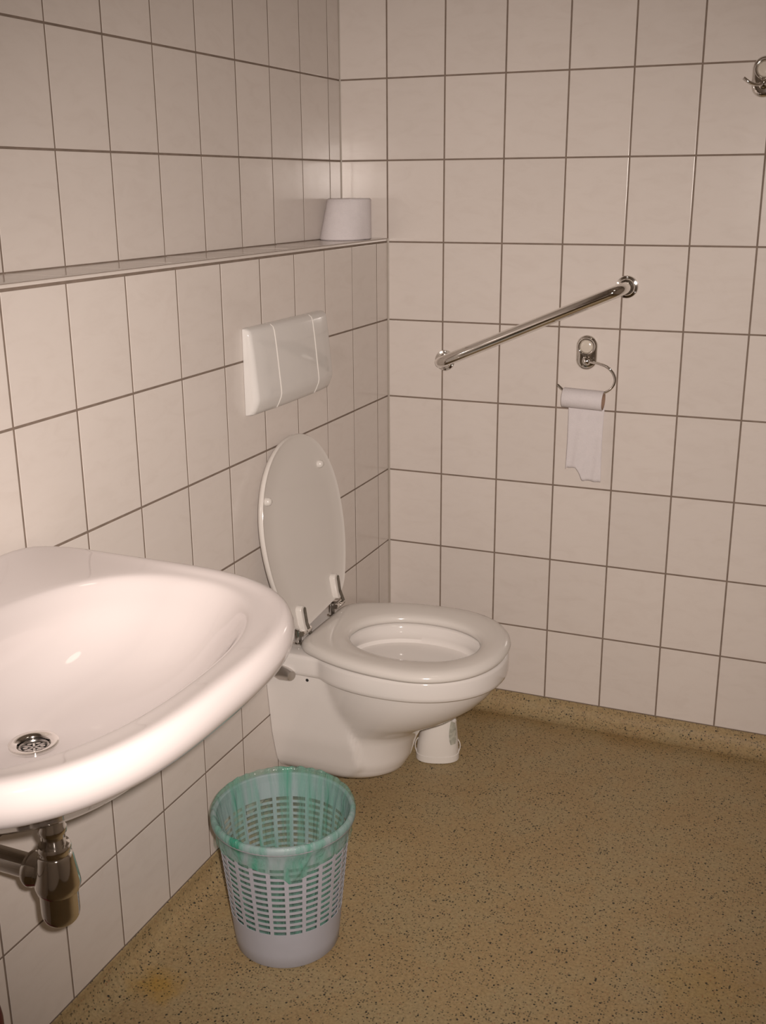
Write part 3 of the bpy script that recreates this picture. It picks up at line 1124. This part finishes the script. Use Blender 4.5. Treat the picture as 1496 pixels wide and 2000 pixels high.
for si, (kind, q) in enumerate(secs):
    for i in range(na + 1):
        a = 2 * PI * i / na
        d = adiff(a, view)
        w1 = noise.noise(Vector((math.cos(a) * 5, math.sin(a) * 5, 1.3)))
        w2 = noise.noise(Vector((math.cos(a) * 14, math.sin(a) * 14, si * 0.10 + 4)))
        w3 = noise.noise(Vector((math.cos(a) * 3, math.sin(a) * 3, si * 0.22 + 9)))
        if kind == 'out':
            hem = 0.232 + 0.006 * w1 - 0.014 * math.exp(-((d - 0.05) / 0.42) ** 2) - 0.013 * math.exp(-((d - 0.12) / 0.22) ** 2)
            z = hem + (0.268 - hem) * q
            low = 1 - q
            r = br(z) + 0.0024 + 0.0062 * sstep(0.6, 1.0, q) + low * (0.0028 + 0.0028 * w1 + 0.0032 * w2)
            r = max(r, br(z) + 0.0016)
            # gathered fold running down to the tip of the flap
            fold = math.exp(-((d - 0.05 - 0.42 * q) / 0.045) ** 2)
            r += 0.005 * fold * (0.3 + low)
        elif kind == 'rim':
            t = PI * q
            r = rt + 0.0035 + 0.0062 * math.cos(t) + 0.0004 * w2
            z = 0.2705 + 0.0108 * math.sin(t) * (1 + 0.9 * sstep(0.8, 2.6, abs(d)) + 0.25 * w2)
        elif kind == 'in':
            z = 0.268 - 0.252 * q
            amp = 0.002 + 0.008 * math.sin(min(1, q * 1.4) * PI * 0.5)
            r = br(z) - 0.0040 - amp * (0.6 + 1.2 * w2 + 0.6 * w3) - 0.010 * sstep(0.2, 1.0, q)
            r = min(r, br(z) - 0.0036)
            # tight crease where the film is pulled off the rim at the left
            r -= 0.010 * math.exp(-(adiff(a, view - 1.25) / 0.10) ** 2) * sstep(0.0, 0.25, q)
        else:
            z = 0.016 - 0.009 * sstep(0, 0.5, q) + 0.003 * (1 + w2) * (1 - q) + 0.0008
            r = (br(0.016) - 0.017) * (1 - q) + 0.0005
        V.append((WX + r * math.cos(a), WY + r * math.sin(a), z))
        UV.append((i / na, si / len(secs)))
n = na + 1
for k in range(len(secs) - 1):
    for i in range(na):
        F.append((k * n + i, k * n + i + 1, (k + 1) * n + i + 1, (k + 1) * n + i))
mesh('film', V, F, M['film'], liner, angle=0, uvs=UV)

# ------------------------------------------------------------------ white container behind the toilet
FX, FY = 0.2670, -0.331
cont = thing('plastic_container', 'white plastic container on the floor behind the toilet', 'container', (FX, FY, 0.0))
view2 = Vector((1.0942 - FX, -2.6385 - FY, 0)).normalized()
side = Vector((-view2.y, view2.x, 0))                  # to the right seen from the camera


def oval_ring(z, a, b, off=0.0, n=40):
    out = []
    for i in range(n):
        t = 2 * PI * i / n
        c, s = math.cos(t), math.sin(t)
        r = (abs(c / a) ** 2.5 + abs(s / b) ** 2.5) ** (-1 / 2.5)
        p = Vector((FX, FY, z)) + side * (r * c + off) + view2 * (r * s)
        out.append(tuple(p))
    return out


SECT = [(0.0008, .052, .036, 0), (0.003, .0545, .038, 0), (0.019, .0545, .038, 0), (0.0195, .0525, .037, 0), (0.035, .0520, .037, 0), (0.055, .0500, .036, .001), (0.080, .0445, .033, .004), (0.105, .037, .029, .009), (0.13, .029, .024, .014), (0.155, .022, .019, .018), (0.175, .016, .014, .019), (0.180, .012, .010, .019)]
body = mesh('body', *loft([oval_ring(*q) for q in SECT]), M['plastic'], cont)
for s in (-1, 1):
    lp = [Vector((FX, FY, z)) + side * s * w + view2 * 0.004 for z, w in ((0.018, .0525), (0.026, .0555), (0.036, .0565), (0.046, .0545), (0.056, .0490))]
    mesh('side_loop', *tube(catmull(lp, 5), 0.0012, 8), M['plastic'], cont)


def front_pt(z, u, d=0.0015):
    a = lerp([(q[0], q[1]) for q in SECT], z)
    b = lerp([(q[0], q[2]) for q in SECT], z)
    off = lerp([(q[0], q[3]) for q in SECT], z)
    s = max(0.0, 1 - abs(u) ** 2.5) ** (1 / 2.5)
    return Vector((FX, FY, z)) + side * ((a + d) * u + off) + view2 * ((b + d) * s)


rings = []
for k in range(7):
    z = 0.052 + 0.062 * k / 6
    w = 0.20 * math.sin(PI * (0.12 + 0.76 * k / 6)) ** 0.5
    rings.append([front_pt(z, 0.72 - w + 2 * w * i / 4) for i in range(5)])
mesh('grey_panel', *loft(rings, False, False, False), M['label'], cont)
mesh('spout', *lathe([(0.006, 0.0), (0.006, 0.010), (0.0045, 0.014), (0.003, 0.0145)], front_pt(0.116, 0.75, -0.004), view2 + side * 0.9, n=14), M['glossplastic'], cont)

# ------------------------------------------------------------------ dark red bottle, a sliver at the left edge of the picture
QX, QY = 0.088, -1.718
bottle = thing('plastic_bottle', 'dark red plastic bottle on the floor below the washbasin trap', 'bottle', (QX, QY, 0))
mesh('body', *lathe([(0.030, 0.0008), (0.034, 0.002), (0.036, 0.006), (0.036, 0.275), (0.034, 0.290), (0.026, 0.306), (0.016, 0.316), (0.0130, 0.320), (0.0130, 0.332)], (QX, QY, 0), n=40), M['red'], bottle)
mesh('cap', *lathe([(0.0150, 0.3265), (0.0158, 0.328), (0.0158, 0.350), (0.0145, 0.352), (0.0, 0.3525)], (QX, QY, 0), n=28), M['red'], bottle)
